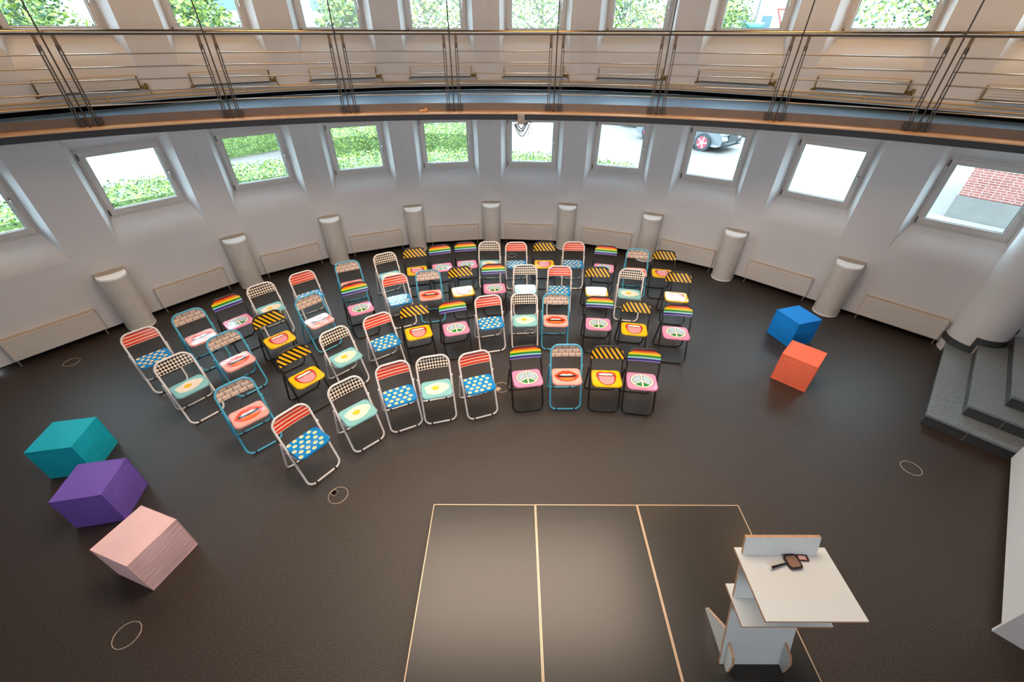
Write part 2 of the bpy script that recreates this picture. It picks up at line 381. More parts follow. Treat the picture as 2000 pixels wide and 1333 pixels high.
w.tube([(.09, -.02, .02), (.13, -.02, -.05), (.11, -.02, -.15)], .005, 6); w.tube([(.10, -.01, .02), (.16, -.01, -.06), (.18, -.01, -.15)], .004, 6)
loop(w, -.07, .08, .14, .0, .006, .02); w.build('cable', mat('cable_white', 'd8d0d4', .5), cb)

# ------------------------------------------------------------------ radiators, pipes
def make_radiator(upper):
    r = bpy.data.objects.new('radiator', None); COL.objects.link(r)
    W2 = 0.535
    w = MB(); n = 5; h = 0.345 if not upper else 0.15
    z0 = 0.10 if not upper else 0.235
    w.box((0, -0.045, z0 + h / 2), (2 * W2, 0.03, h))
    for k in range(n): w.box((0, -0.0625, z0 + (k + .5) * h / n), (2 * W2 - .012, 0.006, h / n - 0.007))
    w.build('panel', M_RAD, r, bevel=0.002)
    w = MB(); w.box((0, -0.03, z0 + h + 0.004), (2 * W2, 0.055, 0.008)); w.build('top_grille', mat('radiator_top', 'bfa98c', .5), r)
    if not upper:
        for s in (-1, 1):
            w = MB(); w.tube([(s * (W2 - .02), -.04, z0), (s * (W2 - .02), -.045, 0.0)], 0.009, 8); w.build('pipe', mat('pipe_grey', '8a8179', .4), r)
        w = MB(); w.tube([(W2 + .004, -.055, z0 + h - .02), (W2 + .012, -.055, z0 + h - .02)], 0.009, 8); w.build('bleed_plug', M_GREYP, r)
    else:
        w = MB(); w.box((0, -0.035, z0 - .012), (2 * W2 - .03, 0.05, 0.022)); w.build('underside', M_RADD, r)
        w = MB(); w.box((-W2 - .012, -.03, z0 + .06), (.012, .03, .16)); w.tube([(-W2 - .05, -.04, z0 - .03), (-W2 + .02, -.04, z0 - .012)], .014, 8); w.build('bracket', M_BRASS, r)
        w = MB(); w.box((W2 + .012, -.03, z0 + .08), (.014, .03, .14))
        for q in range(4): w.tube([(W2 - .01 + .028 * q, -.05, z0 - .02 + .012 * (q % 2)), (W2 + .012 + .028 * q, -.055, z0 + .035 - .01 * (q % 2))], .014, 8)
        w.tube([(W2 + .085, -.05, z0), (W2 + .085, -.05, z0 + .055)], .02, 10)
        w.tube([(W2 + .06, -.045, z0 - .005), (W2 + .11, -.045, z0 - .03), (W2 + .11, -.045, z0 - .09)], .008, 8)
        w.build('valve', M_BRASS, r)
    return r
URC = [0.77, 0.92, 0.855, 0.855, 0.85, 0.86, 0.91, 0.81, 0.925, 0.94]
NM10 = ['first', 'second', 'third', 'fourth', 'fifth', 'sixth', 'seventh', 'eighth', 'ninth', 'tenth']
for up in (False, True):
    r0 = make_radiator(up)
    for i in range(10):
        o = r0 if i == 0 else copy_tree(r0)
        a, b, d, n, L = bay(i); p = a + d * URC[i]
        o.location = (p.x, p.y, FL2 if up else 0); o.rotation_euler = (0, 0, math.atan2(d.y, d.x))
        if up: tag(o, 'low tan radiator with brass valve behind the gallery railing, %s from the left' % NM10[i], 'radiator', 'radiators along the gallery wall')
        else: tag(o, 'white ribbed radiator low on the ground floor wall, %s from the left' % NM10[i], 'radiator', 'radiators along the ground floor wall')
for z, nm in ((FL2 + .155, 'upper'), (FL2 + .105, 'lower')):
    w = MB(); w.tube([bp_(0, 0.05, -.03, z)] + [bp_(i, 0, -.03, z) for i in range(1, 10)] + [bp_(9, 1.7, -.03, z)], 0.0125, 8)
    if nm == 'upper':
        for i in range(10): w.tube([bp_(i, URC[i] + .12, -.03, z + .02), bp_(i, URC[i] + .12, -.03, z - .05)], .016, 8)
    tag(w.build('heating_pipe', M_PIPE), 'tan heating pipe along the foot of the gallery wall, the %s of two' % nm, 'pipe', 'heating pipes on the gallery wall')

# ------------------------------------------------------------------ ventilation columns between the bays
def make_vent():
    r = bpy.data.objects.new('ventilation_column', None); COL.objects.link(r)
    rad = 0.19; st = 0.15
    out = [(rad, 0.03), (-rad, 0.03), (-rad, -st)] + arc(0, -st, rad, 180, 360, 24)[1:]
    out = [(rad, 0.03), (-rad, 0.03)] + arc(0, -st, rad, 180, 360, 24)
    w = MB(); n = len(out); vs = []
    for z, s in ((0.012, 1.0), (0.90, 1.0)): vs += [(x * s, y * s, z) for x, y in out]
    w.add(vs, [(i, (i + 1) % n, n + (i + 1) % n, n + i) for i in range(n)], 0, True)
    w.build('body', M_VENT, r)
    w = MB(); bot = [(x * 1.02, y * 1.015 if y < 0 else y) for x, y in out]; w.prism(bot, 0.0, 0.02, 0); w.build('foot_ring', M_VENTCAP, r)
    # cap: flat shelf by the wall and a rounded bright lip in front
    w = MB(); fr = arc(0, -st, rad, 180, 360, 24); inner = [(x * 0.985, -st + 0.03 + (y + st) * 0.35) for x, y in fr]
    vs = [(x, y, 0.90) for x, y in fr] + [(x * .995, y + .004, 0.925) for x, y in fr] + [(x, y, 0.948) for x, y in inner]
    m = len(fr)
    for L in range(2): w.add(vs, [(L * m + i, L * m + i + 1, (L + 1) * m + i + 1, (L + 1) * m + i) for i in range(m - 1)], 0, True)
    w.build('lip', M_VENTCAP, r)
    w = MB(); w.add([(x, y, 0.9485) for x, y in inner] + [(rad, 0.0, 0.9485), (-rad, 0.0, 0.9485)], [list(range(m + 2))], 0)
    w.add([(-rad, 0.03, .90), (-rad, -st, .90), (-rad, -st + .03, .9485), (-rad, .03, .9485)], [(0, 1, 2, 3)], 0)
    w.add([(rad, 0.03, .90), (rad, -st, .90), (rad, -st + .03, .9485), (rad, .03, .9485)], [(3, 2, 1, 0)], 0)
    w.build('top_plate', mat('vent_top_tan', 'b9ab99', .5), r)
    return r
v0 = make_vent()
for i in range(1, 10):
    o = v0 if i == 1 else copy_tree(v0)
    x, y = VTX[i]; n1 = bay(i - 1)[3]; n2 = bay(i)[3]; nn = (n1 + n2).normalized()
    o.location = (x - nn.x * .0, y - nn.y * .0, 0); o.rotation_euler = (0, 0, math.atan2(-nn.x, nn.y))
    tag(o, 'waist-high half-round silver ventilation column against the wall, %s from the left' % NM10[i - 1], 'ventilation column', 'ventilation columns along the curved wall')

# ------------------------------------------------------------------ pillar, stairs, side wall at the right
PX, PY, PR = 6.93, 5.05, 0.32
w = MB(); ci = [(PR * math.cos(2 * math.pi * k / 48), PR * math.sin(2 * math.pi * k / 48)) for k in range(48)]
w.prism(ci, 0.0, CEIL, 0, smooth_side=True)
po = w.build('round_pillar', M_WALL, loc=(PX, PY, 0)); tag(po, 'thick white round pillar rising from the dark stone steps at the right', 'pillar')
U = Vector((0.7050, 0.7092, 0)); Vv = Vector((0.7092, -0.7050, 0)); SO = Vector((5.114, 3.588, 0))
def sp(u, v, z=0.0): p = SO + U * u + Vv * v; return Vector((p.x, p.y, z))
st = thing('stone_stairs', 'dark granite corner steps climbing beside the white round pillar', 'stairs', sp(0, 0))
def stair_poly(u0, v0, z0, z1, m, mtop, mb, ue=2.25, ve=3.2):
    pts = [sp(u0, v0), sp(u0, ve), sp(ue, ve), sp(ue, v0)]; pts = [(p.x - SO.x, p.y - SO.y) for p in pts]
    mb.prism(pts, z0, z1, m, mtop)
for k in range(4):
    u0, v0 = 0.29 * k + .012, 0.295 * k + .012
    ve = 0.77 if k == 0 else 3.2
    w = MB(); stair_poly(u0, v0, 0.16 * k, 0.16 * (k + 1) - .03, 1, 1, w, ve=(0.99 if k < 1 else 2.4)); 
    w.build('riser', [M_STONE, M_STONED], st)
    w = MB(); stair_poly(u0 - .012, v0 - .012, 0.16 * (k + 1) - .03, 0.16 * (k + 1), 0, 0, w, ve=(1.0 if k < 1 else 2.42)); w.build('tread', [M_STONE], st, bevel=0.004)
    w = MB()
    for vj in ((.40,) if k == 0 else (v0 + .33, v0 + .95)):
        a_ = sp(u0 - .0025, vj) - SO; w.box((0, 0, 0), (.004, .006, .125), 0, Matrix.Translation((a_.x, a_.y, .16 * k + .065)) @ Matrix.Rotation(math.atan2(U.y, U.x), 4, 'Z'))
    w.build('tile_joint', M_JOINT, st)
# skirting tiles round the pillar foot, stepping up with the stairs
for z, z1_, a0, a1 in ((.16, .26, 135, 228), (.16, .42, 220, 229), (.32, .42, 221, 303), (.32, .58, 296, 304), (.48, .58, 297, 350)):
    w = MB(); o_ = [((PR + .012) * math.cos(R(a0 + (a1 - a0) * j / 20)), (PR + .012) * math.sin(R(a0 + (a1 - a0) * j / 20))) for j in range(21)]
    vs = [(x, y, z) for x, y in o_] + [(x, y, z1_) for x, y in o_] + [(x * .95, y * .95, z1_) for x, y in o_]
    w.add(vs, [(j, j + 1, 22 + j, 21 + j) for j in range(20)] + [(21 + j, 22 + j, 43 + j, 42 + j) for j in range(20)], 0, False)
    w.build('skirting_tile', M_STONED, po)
# white side wall with dark foot recess
w = MB()
q = [sp(-2.41, .785), sp(-0.03, .80), sp(-0.03, .96), sp(-2.41, .945)]
w.prism([(p.x, p.y) for p in q], 0.07, 2.86); 
struct(w.build('wall_side', M_WALL))
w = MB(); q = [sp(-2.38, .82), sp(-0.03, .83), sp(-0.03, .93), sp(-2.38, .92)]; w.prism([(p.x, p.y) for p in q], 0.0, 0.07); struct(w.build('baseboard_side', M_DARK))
w = MB(); q = [sp(-2.43, .765), sp(-2.405, .765), sp(-2.405, .95), sp(-2.43, .95)]; w.prism([(p.x, p.y) for p in q], 0.0, 2.86); struct(w.build('trim_2', M_WALL))

# ------------------------------------------------------------------ stage and lectern
M_STAGE = mat('stage_laminate', '353331', 0.28, spec=0.45, noise=(160, .10))
M_EDGE = mat('stage_edge_alu', 'd2b79c', .35, metal=.35)
for k in range(3):
    t = thing('stage_platform', 'dark grey stage deck panel with light edges, %s of three from the left' % ORD[k], 'stage platform', (-0.768 + k * 1.001, 2.33, 0), R(-.1), 'stage decks side by side')
    w = MB(); w.box((.5, -1.0, .187), (.98, 1.984, .022)); w.build('deck', M_STAGE, t)
    w = MB()
    for c, dd in (((.5, -.004, .165), (.998, .008, .071)), ((.5, -1.996, .165), (.998, .008, .071)), ((.005, -1, .165), (.008, 1.984, .071)), ((.995, -1, .165), (.008, 1.984, .071))): w.box(c, dd)
    w.build('edge_profile', M_EDGE, t)
    for xx in (.06, .94):
        for yy in (-.06, -1.94):
            w = MB(); w.box((xx, yy, .068), (.05, .05, .136)); w.build('leg', M_STEELD, t)
M_PLYW = mat('white_laminate', 'd0d3d2', .35, noise=(2, .02)); M_PLYE = mat('plywood_edge', 'b78f6f', .6, noise=(40, .15))
lc = thing('lectern', 'white plywood lectern with wide top and lower shelf standing on the stage', 'lectern', (1.78, 1.2, 0.2))
LX, LY = 1.78, 1.2
def slab(name, x0, x1, y0, y1, zt, th=.018):
    w = MB(); x0 -= LX; x1 -= LX; y0 -= LY; y1 -= LY; zt -= .2; zb = zt - th
    w.add([(x0, y0, zt), (x1, y0, zt), (x1, y1, zt), (x0, y1, zt)], [(0, 1, 2, 3)], 0); w.add([(x0, y0, zb), (x1, y0, zb), (x1, y1, zb), (x0, y1, zb)], [(3, 2, 1, 0)], 0)
    v = [(x0, y0, zb), (x1, y0, zb), (x1, y1, zb), (x0, y1, zb), (x0, y0, zt), (x1, y0, zt), (x1, y1, zt), (x0, y1, zt)]
    w.add(v, [(0, 1, 5, 4), (1, 2, 6, 5), (2, 3, 7, 6), (3, 0, 4, 7)], 1); return w.build(name, [M_PLYW, M_PLYE], lc)
slab('tabletop', 1.503, 2.113, .985, 1.425, 1.15)
slab('shelf', 1.520, 2.122, 1.078, 1.345, .80)
def yzprism(name, pts, x0, x1, side_edge=True):
    w = MB(); n = len(pts); a = [(x0 - LX, y - LY, z - .2) for y, z in pts]; b = [(x1 - LX, y - LY, z - .2) for y, z in pts]
    w.add(a, [list(range(n))], 0 if not side_edge else 0); w.add(b, [list(range(n))[::-1]], 0)
    w.add(a + b, [(i, n + i, n + (i + 1) % n, (i + 1) % n) for i in range(n)], 1); return w.build(name, [M_PLYW, M_PLYE], lc)
K = .35
# slanted centre board, its faces white and its edges bare plywood
w = MB(); z0, z1 = .2, 1.285; y0, y1 = 1.041, 1.041 + K * (z1 - z0); x0, x1 = 1.535, 2.03; tk = .019
v = [(x - LX, y - LY, z - .2) for x, y, z in ((x0, y0, z0), (x1, y0, z0), (x1, y1, z1), (x0, y1, z1), (x0, y0 + tk, z0), (x1, y0 + tk, z0), (x1, y1 + tk, z1), (x0, y1 + tk, z1))]
w.add(v, [(0, 1, 2, 3), (7, 6, 5, 4)], 0); w.add(v, [(4, 5, 1, 0), (3, 2, 6, 7), (0, 3, 7, 4), (5, 6, 2, 1)], 1); w.build('centre_board', [M_PLYW, M_PLYE], lc)
for xx in (1.575, 1.982):
    yzprism('foot_fin', [(.992, .2), (1.41, .2), (1.405, .235), (1.152, .475), (1.130, .41), (1.03, .385), (.998, .33)], xx - .009, xx + .009)
# things lying on the lectern
pd = thing('hand_paddle', 'black paddle with rounded square blade and slim handle on the lectern top', 'paddle', (1.841, 1.325, 1.153), R(6))
w = MB(); w.prism(rrect(.047, -.046, .046, .02, .02, 5), 0.001, .012, 0); w.build('blade', mat('paddle_black', '2b2523', .25, coat=.3), pd, bevel=.003)
w = MB(); w.prism(rrect(.036, -.035, .035, .014, .014, 5), 0.0121, .0128, 0); w.build('face', mat('paddle_face', '8a6c5c', .2), pd)
w = MB(); w.tube([(-.05, -.005, .007), (-.10, -.012, .009), (-.165, -.022, .009)], [.006, .007, .009], 8); w.build('handle', mat('paddle_handle', '1d1715', .35), pd)
w = MB(); w.tube([(-.165, -.022, .009), (-.172, -.023, .009)], .008, 8); w.build('end_cap', mat('cap_white', 'e6e0d8', .4), pd)
ph = thing('pocket_device', 'small dark handheld device with pale pink screen beside the paddle on lectern', 'device', (1.922, 1.352, 1.151), R(-3))
w = MB(); w.prism(rrect(.035, -.019, .019, .006, .006, 4), 0, .009); w.build('case', mat('device_case', '4a1f1f', .3), ph)
w = MB(); w.box((-.004, 0, .0092), (.048, .026, .0008)); w.build('screen', mat('device_screen', 'd9a9a4', .2), ph)

# ------------------------------------------------------------------ foam seating cubes
def cube(name, label, x, y, a, h, seed, s=.43, z=.435):
    random.seed(seed); t = thing(name, label, 'seat cube', (x, y, 0), R(a), 'coloured fabric seat cubes')
    w = MB(); N = 10; hs = s / 2
    def pt(f, i, j):
        a_, b_ = -1 + 2 * i / N, -1 + 2 * j / N; bul = .010 * (1 - a_ * a_) * (1 - b_ * b_)
        zz = lambda q: z / 2 + q * z / 2
        return {0: (a_ * hs, b_ * hs, z + bul), 1: (a_ * hs, -hs - bul, zz(b_)), 2: (hs + bul, a_ * hs, zz(b_)), 3: (-a_ * hs, hs + bul, zz(b_)), 4: (-hs - bul, -a_ * hs, zz(b_)), 5: (a_ * hs, -b_ * hs, 0)}[f]
    for f in range(6):
        vs = [pt(f, i, j) for j in range(N + 1) for i in range(N + 1)]
        w.add(vs, [(j * (N + 1) + i, j * (N + 1) + i + 1, (j + 1) * (N + 1) + i + 1, (j + 1) * (N + 1) + i) for j in range(N) for i in range(N)], 0, True)
    m = mat('fabric_' + name, h, .7, spec=.25, noise=(3, .04))
    nt_ = m.node_tree; tcn = nt_.nodes.new('ShaderNodeTexCoord'); mp = nt_.nodes.new('ShaderNodeMapping'); mp.inputs['Scale'].default_value = (1.5, 1.5, 14)
    nn = nt_.nodes.new('ShaderNodeTexNoise'); nn.inputs['Scale'].default_value = 2.2; nn.inputs['Distortion'].default_value = .8
    nt_.links.new(tcn.outputs['Object'], mp.inputs[0]); nt_.links.new(mp.outputs[0], nn.inputs['Vector'])
    bpn = nt_.nodes.new('ShaderNodeBump'); bpn.inputs['Strength'].default_value = .35; bpn.inputs['Distance'].default_value = .02
    nt_.links.new(nn.outputs['Fac'], bpn.inputs['Height']); nt_.links.new(bpn.outputs['Normal'], nt_.nodes['Principled BSDF'].inputs['Normal'])
    w.build('cover', m, t)
    w = MB(); e = hs + .001
    for zz in (z, .004): w.tube([(-e, -e, zz), (e, -e, zz), (e, e, zz), (-e, e, zz)], .0035, 6, closed=True)
    for sx in (-1, 1):
        for sy in (-1, 1): w.tube([(sx * e, sy * e, 0.004), (sx * e, sy * e, z)], .003, 6)
    w.build('seam', m, t)
cube('teal_cube', 'teal fabric seat cube, farthest of the three cubes on the left', -4.864, 3.00, 10.5, '10b0c2', 1)
cube('purple_cube', 'purple fabric seat cube between the teal and the pink cubes', -4.11, 2.44, 11.2, '7557b2', 2)
cube('pink_cube', 'pale pink fabric seat cube with slack sides, nearest of the left cubes', -3.27, 1.89, -18.4, 'eec4c4', 3)
cube('blue_cube', 'bright blue fabric seat cube near the last ventilation column', 4.434, 5.41, 17, '1088e4', 4)
cube('orange_cube', 'orange red fabric seat cube in front of the blue cube', 3.978, 4.445, -44.5, 'fb7656', 5)

# ------------------------------------------------------------------ floor sockets
RINGS = [(-6.504, 4.739, 0, 'near the leftmost radiator'), (-3.12, 1.28, 0, 'at the lower left, nearest the camera'), (-1.833, 2.554, 150, 'with open hatch, beside the nearest popcorn chair'),
         (4.499, 2.914, 0, 'in front of the stone stairs'), (-0.139, 4.223, 215, 'between the popcorn and rainbow chairs of the front row'), (.308, 5.524, 0, 'under the egg chair in the second row'),
         (-0.1, 6.735, 0, 'under the back row near the centre'), (-.005, 8.43, 0, 'behind the back row by the wall')]
for x, y, a, tx in RINGS:
    t = thing('floor_socket', 'round metal-rimmed floor outlet ' + tx, 'floor outlet', (x, y, 0), R(a), 'round floor outlets')
    w = MB(); n = 48; vs = []
    for k in range(n):
        c_, s_ = math.cos(2 * math.pi * k / n), math.sin(2 * math.pi * k / n)
        vs += [(.101 * c_, .101 * s_, .001), (.100 * c_, .100 * s_, .004), (.096 * c_, .096 * s_, .004), (.095 * c_, .095 * s_, .001)]
    w.add(vs, [(4 * k + j, 4 * ((k + 1) % n) + j, 4 * ((k + 1) % n) + j + 1, 4 * k + j + 1) for k in range(n) for j in range(3)], 0, True)
    w.build('rim', mat('socket_rim', 'c9b7a6', .4, metal=.5), t)
    if a:
        w = MB()
        for c, dd in (((.060, -.028, .003), (.062, .004, .004)), ((.060, .028, .003), (.062, .004, .004)), ((.029, 0, .003), (.004, .056, .004)), ((.089, 0, .003), (.005, .056, .004))): w.box(c, dd)
        w.build('hatch_frame', MATS['socket_rim'], t)
        w = MB(); w.box((.059, 0, .002), (.056, .052, .002)); w.build('hatch_opening', M_DARK if a == 150 else M_PIPE, t)

# ------------------------------------------------------------------ folding chairs
TA = .425; CA = 1 / math.sqrt(1 + TA * TA); SA = TA * CA; LEN = .79 / CA
def pl(x, t, off=0.0): return (x, t * SA - off * CA, .012 + t * CA + off * SA)   # off > 0 is towards the sitter
M_FWHITE = mat('chair_tube_white', 'efe6e2', .3, coat=.2); M_FBLUE = mat('chair_tube_blue', '4fb2d2', .3, coat=.2); M_FBLACK = mat('chair_tube_black', '161312', .3, coat=.2)
M_RUB = mat('rubber_black', '171515', .7)
def uvmat(name, base, rough=.28):
    m = mat(name, base, rough, spec=.35); nt = m.node_tree; u = nt.nodes.new('ShaderNodeUVMap'); sx = nt.nodes.new('ShaderNodeSeparateXYZ'); nt.links.new(u.outputs[0], sx.inputs[0]); return m, nt, sx.outputs[0], sx.outputs[1], u
def mixc(nt, fac, a, b):
    n = nt.nodes.new('ShaderNodeMix'); n.data_type = 'RGBA'; nt.links.new(fac, n.inputs[0]); 
    for i, c in ((6, a), (7, b)):
        if isinstance(c, str): n.inputs[i].default_value = (*rgb(c), 1)
        else: nt.links.new(c, n.inputs[i])
    return n.outputs[2]
def fin(nt, col): nt.links.new(col, nt.nodes['Principled BSDF'].inputs['Base Color'])
def back_material(t):
    m, nt, u, v, un = uvmat('backrest_' + t, 'ffffff')
    if t == 'A':
        c = mth(nt, 'FRACT', mth(nt, 'MULTIPLY', v, 4.0)); d = mth(nt, 'LESS_THAN', mth(nt, 'ABSOLUTE', mth(nt, 'SUBTRACT', c, .5)), .37)
        d2 = mth(nt, 'LESS_THAN', mth(nt, 'ABSOLUTE', mth(nt, 'SUBTRACT', c, .5)), .25)
        fin(nt, mixc(nt, d2, mixc(nt, d, 'f3d3b8', 'ee7a63'), 'da3a2c'))
    elif t == 'B':
        # small diamonds: rows of black lozenges on cream
        su = mth(nt, 'MULTIPLY', u, 11.0); sv = mth(nt, 'MULTIPLY', v, 4.0)
        a = mth(nt, 'FRACT', mth(nt, 'MULTIPLY', mth(nt, 'FLOOR', mth(nt, 'ADD', su, sv)), .5)); b = mth(nt, 'FRACT', mth(nt, 'MULTIPLY', mth(nt, 'FLOOR', mth(nt, 'SUBTRACT', su, sv)), .5))
        f = mth(nt, 'GREATER_THAN', mth(nt, 'ABSOLUTE', mth(nt, 'SUBTRACT', a, b)), .25)
        fin(nt, mixc(nt, f, 'f0dfcb', '1c1513'))
    elif t == 'C':
        br = nt.nodes.new('ShaderNodeTexBrick'); nt.links.new(un.outputs[0], br.inputs['Vector']); br.inputs['Scale'].default_value = 1.0
        br.inputs['Brick Width'].default_value = .235; br.inputs['Row Height'].default_value = .32; br.inputs['Mortar Size'].default_value = .011; br.inputs['Bias'].default_value = 0
        br.inputs['Color1'].default_value = (*rgb('c9b0a0'), 1); br.inputs['Color2'].default_value = (*rgb('b49a8b'), 1); br.inputs['Mortar'].default_value = (*rgb('5b4b45'), 1)
        f = mth(nt, 'GREATER_THAN', mth(nt, 'FRACT', mth(nt, 'DIVIDE', v, .32)), .66)
        fin(nt, mixc(nt, mth(nt, 'MULTIPLY', f, mth(nt, 'SUBTRACT', 1.0, br.outputs['Fac'])), br.outputs['Color'], 'ecd6c2'))
    elif t == 'D':
        f = mth(nt, 'GREATER_THAN', mth(nt, 'FRACT', mth(nt, 'ADD', mth(nt, 'MULTIPLY', u, 6.2), mth(nt, 'MULTIPLY', v, 1.75))), .5)
        fin(nt, mixc(nt, f, 'e8b416', '1b1410'))
    elif t == 'E':
        r = nt.nodes.new('ShaderNodeValToRGB'); r.color_ramp.interpolation = 'CONSTANT'; els = r.color_ramp.elements
        cols = [(0, '9079c4'), (.08, '2b2a73'), (.24, 'a8d4e0'), (.36, '1f8f2c'), (.53, 'f4d415'), (.68, 'f28b16'), (.82, 'e2301f')]
        els[0].color = (*rgb(cols[0][1]), 1); els[1].position = cols[1][0]; els[1].color = (*rgb(cols[1][1]), 1)
        for p, h in cols[2:]: q = els.new(p); q.color = (*rgb(h), 1)
        nt.links.new(v, r.inputs['Fac']); fin(nt, r.outputs['Color'])
    return m
def back_panel(over):
    w = MB(); NU, NV = 26, 12; t0, t1 = LEN - .158, LEN - .004; hw = .200 if over else .184; rc = .10; lift = .012 if over else .0
    def g(i, j, side):
        t = t0 + (t1 - t0) * j / NV; k = t - (LEN - rc)
        h_ = hw if k <= 0 else hw - rc + math.sqrt(max(0, rc * rc - k * k))
        uu = -1 + 2 * i / NU; x = uu * h_; cur = .022 * (1 - (x / hw) ** 2)
        p = pl(x, t, lift - cur + (.0035 if side else -.0035)); return p, ((x / hw + 1) / 2, j / NV)
    for side in (1, 0):
        vs = []; us = []
        for j in range(NV + 1):
            for i in range(NU + 1): p, q = g(i, j, side); vs.append(p); us.append(q)
        f = [(j * (NU + 1) + i, j * (NU + 1) + i + 1, (j + 1) * (NU + 1) + i + 1, (j + 1) * (NU + 1) + i) for j in range(NV) for i in range(NU)]
        if not side: f = [q[::-1] for q in f]
        w.add(vs, f, 0 if side else 1, True, us)
    edge = [(i, 0) for i in range(NU)] + [(NU, j) for j in range(NV)] + [(i, NV) for i in range(NU, 0, -1)] + [(0, j) for j in range(NV, 0, -1)]
    n = len(edge); vs = [g(i, j, 1)[0] for i, j in edge] + [g(i, j, 0)[0] for i, j in edge]
    w.add(vs, [(k, n + k, n + (k + 1) % n, (k + 1) % n) for k in range(n)], 1)
    return w
def loop_path():
    hx, r0, r1 = .195, .075, .10; return [pl(x, t) for x, t in rrect(hx, 0, LEN, r0, r1, 7)]
SZ = .462; SY0, SY1, SHW = -.030, .278, .183
SC_ = (SY0 + SY1) / 2
def seat_mb(type_):
    w = MB(); lay = [0]
    outs = [(rrect(SHW, SY0, SY1, .065, .05, 6), SZ), (rrect(SHW - .010, SY0 + .010, SY1 - .010, .06, .045, 6), SZ + .007)]
    base = outs[0][0]; top = outs[1][0]; n = len(base)
    vs = [(x, y, SZ - .016) for x, y in base] + [(x, y, SZ) for x, y in base] + [(x, y, SZ + .007) for x, y in top]
    w.add(vs, [(i, (i + 1) % n, n + (i + 1) % n, n + i) for i in range(n)] + [(n + i, n + (i + 1) % n, 2 * n + (i + 1) % n, 2 * n + i) for i in range(n)], 0, True)
    w.add([(x, y, SZ + .007) for x, y in top], [list(range(n))], 0); w.add([(x, y, SZ - .016) for x, y in base], [list(range(n))[::-1]], 1)
    def P(pts, m):
        lay[0] += 1; z = SZ + .007 + .0005 * lay[0]; w.add([(x, SC_ + y, z) for x, y in pts], [list(range(len(pts)))], m)
    def ell(cx, cy, a, b, n=32, a0=0, a1=360): return [(cx + a * math.cos(R(a0 + (a1 - a0) * k / n)), cy + b * math.sin(R(a0 + (a1 - a0) * k / n))) for k in range(n + (0 if a1 - a0 == 360 else 1))]
    if type_ == 'A':
        rnd = random.Random(5); lay[0] = 0
        for j in range(5):
            for i in range(5):
                cx = -.150 + .078 * i + (.039 if j % 2 else 0) + rnd.uniform(-.006, .006); cy = -.120 + .060 * j + rnd.uniform(-.005, .005)
                if abs(cx) > .155 or (abs(cx) > .12 and abs(cy) > .12): continue
                rad = .0225; ph_ = rnd.random() * 6
                lay[0] = 0; P([(cx + rad * (1 + .16 * math.cos(5 * q + ph_)) * math.cos(q), cy + rad * (.9 + .14 * math.cos(5 * q + ph_)) * math.sin(q)) for q in [2 * math.pi * k / 20 for k in range(20)]], 2)
                lay[0] = 1; P(ell(cx + .003, cy + .002, .011, .008, 10), 3)
    elif type_ == 'B':
        def blob(s): return [(s * (.128 * math.cos(q) * (1 + .07 * math.sin(3 * q + .5) + .04 * math.cos(5 * q))), s * (.094 * math.sin(q) * (1 + .10 * math.sin(2 * q + 1) + .05 * math.cos(4 * q)))) for q in [2 * math.pi * k / 48 for k in range(48)]]
        P(blob(1.12), 2); P(blob(1.05), 5); P(ell(-.012, .008, .042, .035), 3); P(ell(-.014, .010, .026, .021), 4)
    elif type_ == 'C':
        U_ = [(-.135, .005), (-.105, .038), (-.07, .066), (-.035, .086), (-.012, .086), (0, .078), (.012, .086), (.035, .086), (.07, .066), (.105, .038), (.135, .005), (.115, -.035), (.075, -.072), (.03, -.088), (-.03, -.088), (-.075, -.072), (-.115, -.035)]
        U_ = [(x * 1.17, y * 1.16) for x, y in U_]
        def Q(p, m): P([(x * 1.17, y * 1.16) for x, y in p], m)
        P(U_, 2); Q([(-.085, -.035), (-.03, -.030), (.03, -.030), (.085, -.035), (.06, -.062), (.02, -.072), (-.02, -.072), (-.06, -.062)], 5)
        Q([(-.108, -.002), (-.08, .022), (-.04, .034), (0, .030), (.04, .034), (.08, .022), (.108, -.002), (.085, -.018), (.03, -.022), (-.03, -.022), (-.085, -.018)], 4)
        Q([(-.078, .012), (-.04, .032), (0, .027), (.04, .032), (.078, .012), (.04, .006), (0, .004), (-.04, .006)], 3)
        Q([(-.0015, .004), (-.0015, .028), (.0015, .028), (.0015, .004)], 4)
    elif type_ == 'D':
        O = [(-.098, .085), (-.05, .103), (-.015, .094), (0, .090), (.015, .094), (.05, .103), (.098, .085), (.108, .03), (.095, -.035), (.07, -.085), (.025, -.118), (-.025, -.118), (-.07, -.085), (-.095, -.035), (-.108, .03)]
        S_ = 1.16
        def Q(p, m): P([(x * S_, y * S_ * .98) for x, y in p], m)
        Q(O, 4); Q([(x * .96, (y + .0) * .965) for x, y in O], 2)
        Q([(-.086, .060), (-.04, .078), (0, .072), (.04, .078), (.086, .060), (.084, .03), (-.084, .03)], 4)
        Q([(-.080, .060), (-.04, .076), (0, .070), (.04, .076), (.080, .060), (.074, .042), (0, .038), (-.074, .042)], 3)
        Q([(-.080, .030), (-.03, .022), (0, .027), (.03, .022), (.080, .030), (.082, -.02), (.066, -.075), (.025, -.108), (-.025, -.108), (-.066, -.075), (-.082, -.02)], 5)
    elif type_ == 'E':
        A_, B_ = .145, .130
        P(ell(0, 0, A_, B_, 48), 4); P(ell(0, 0, A_ - .006, B_ - .006, 48), 2)
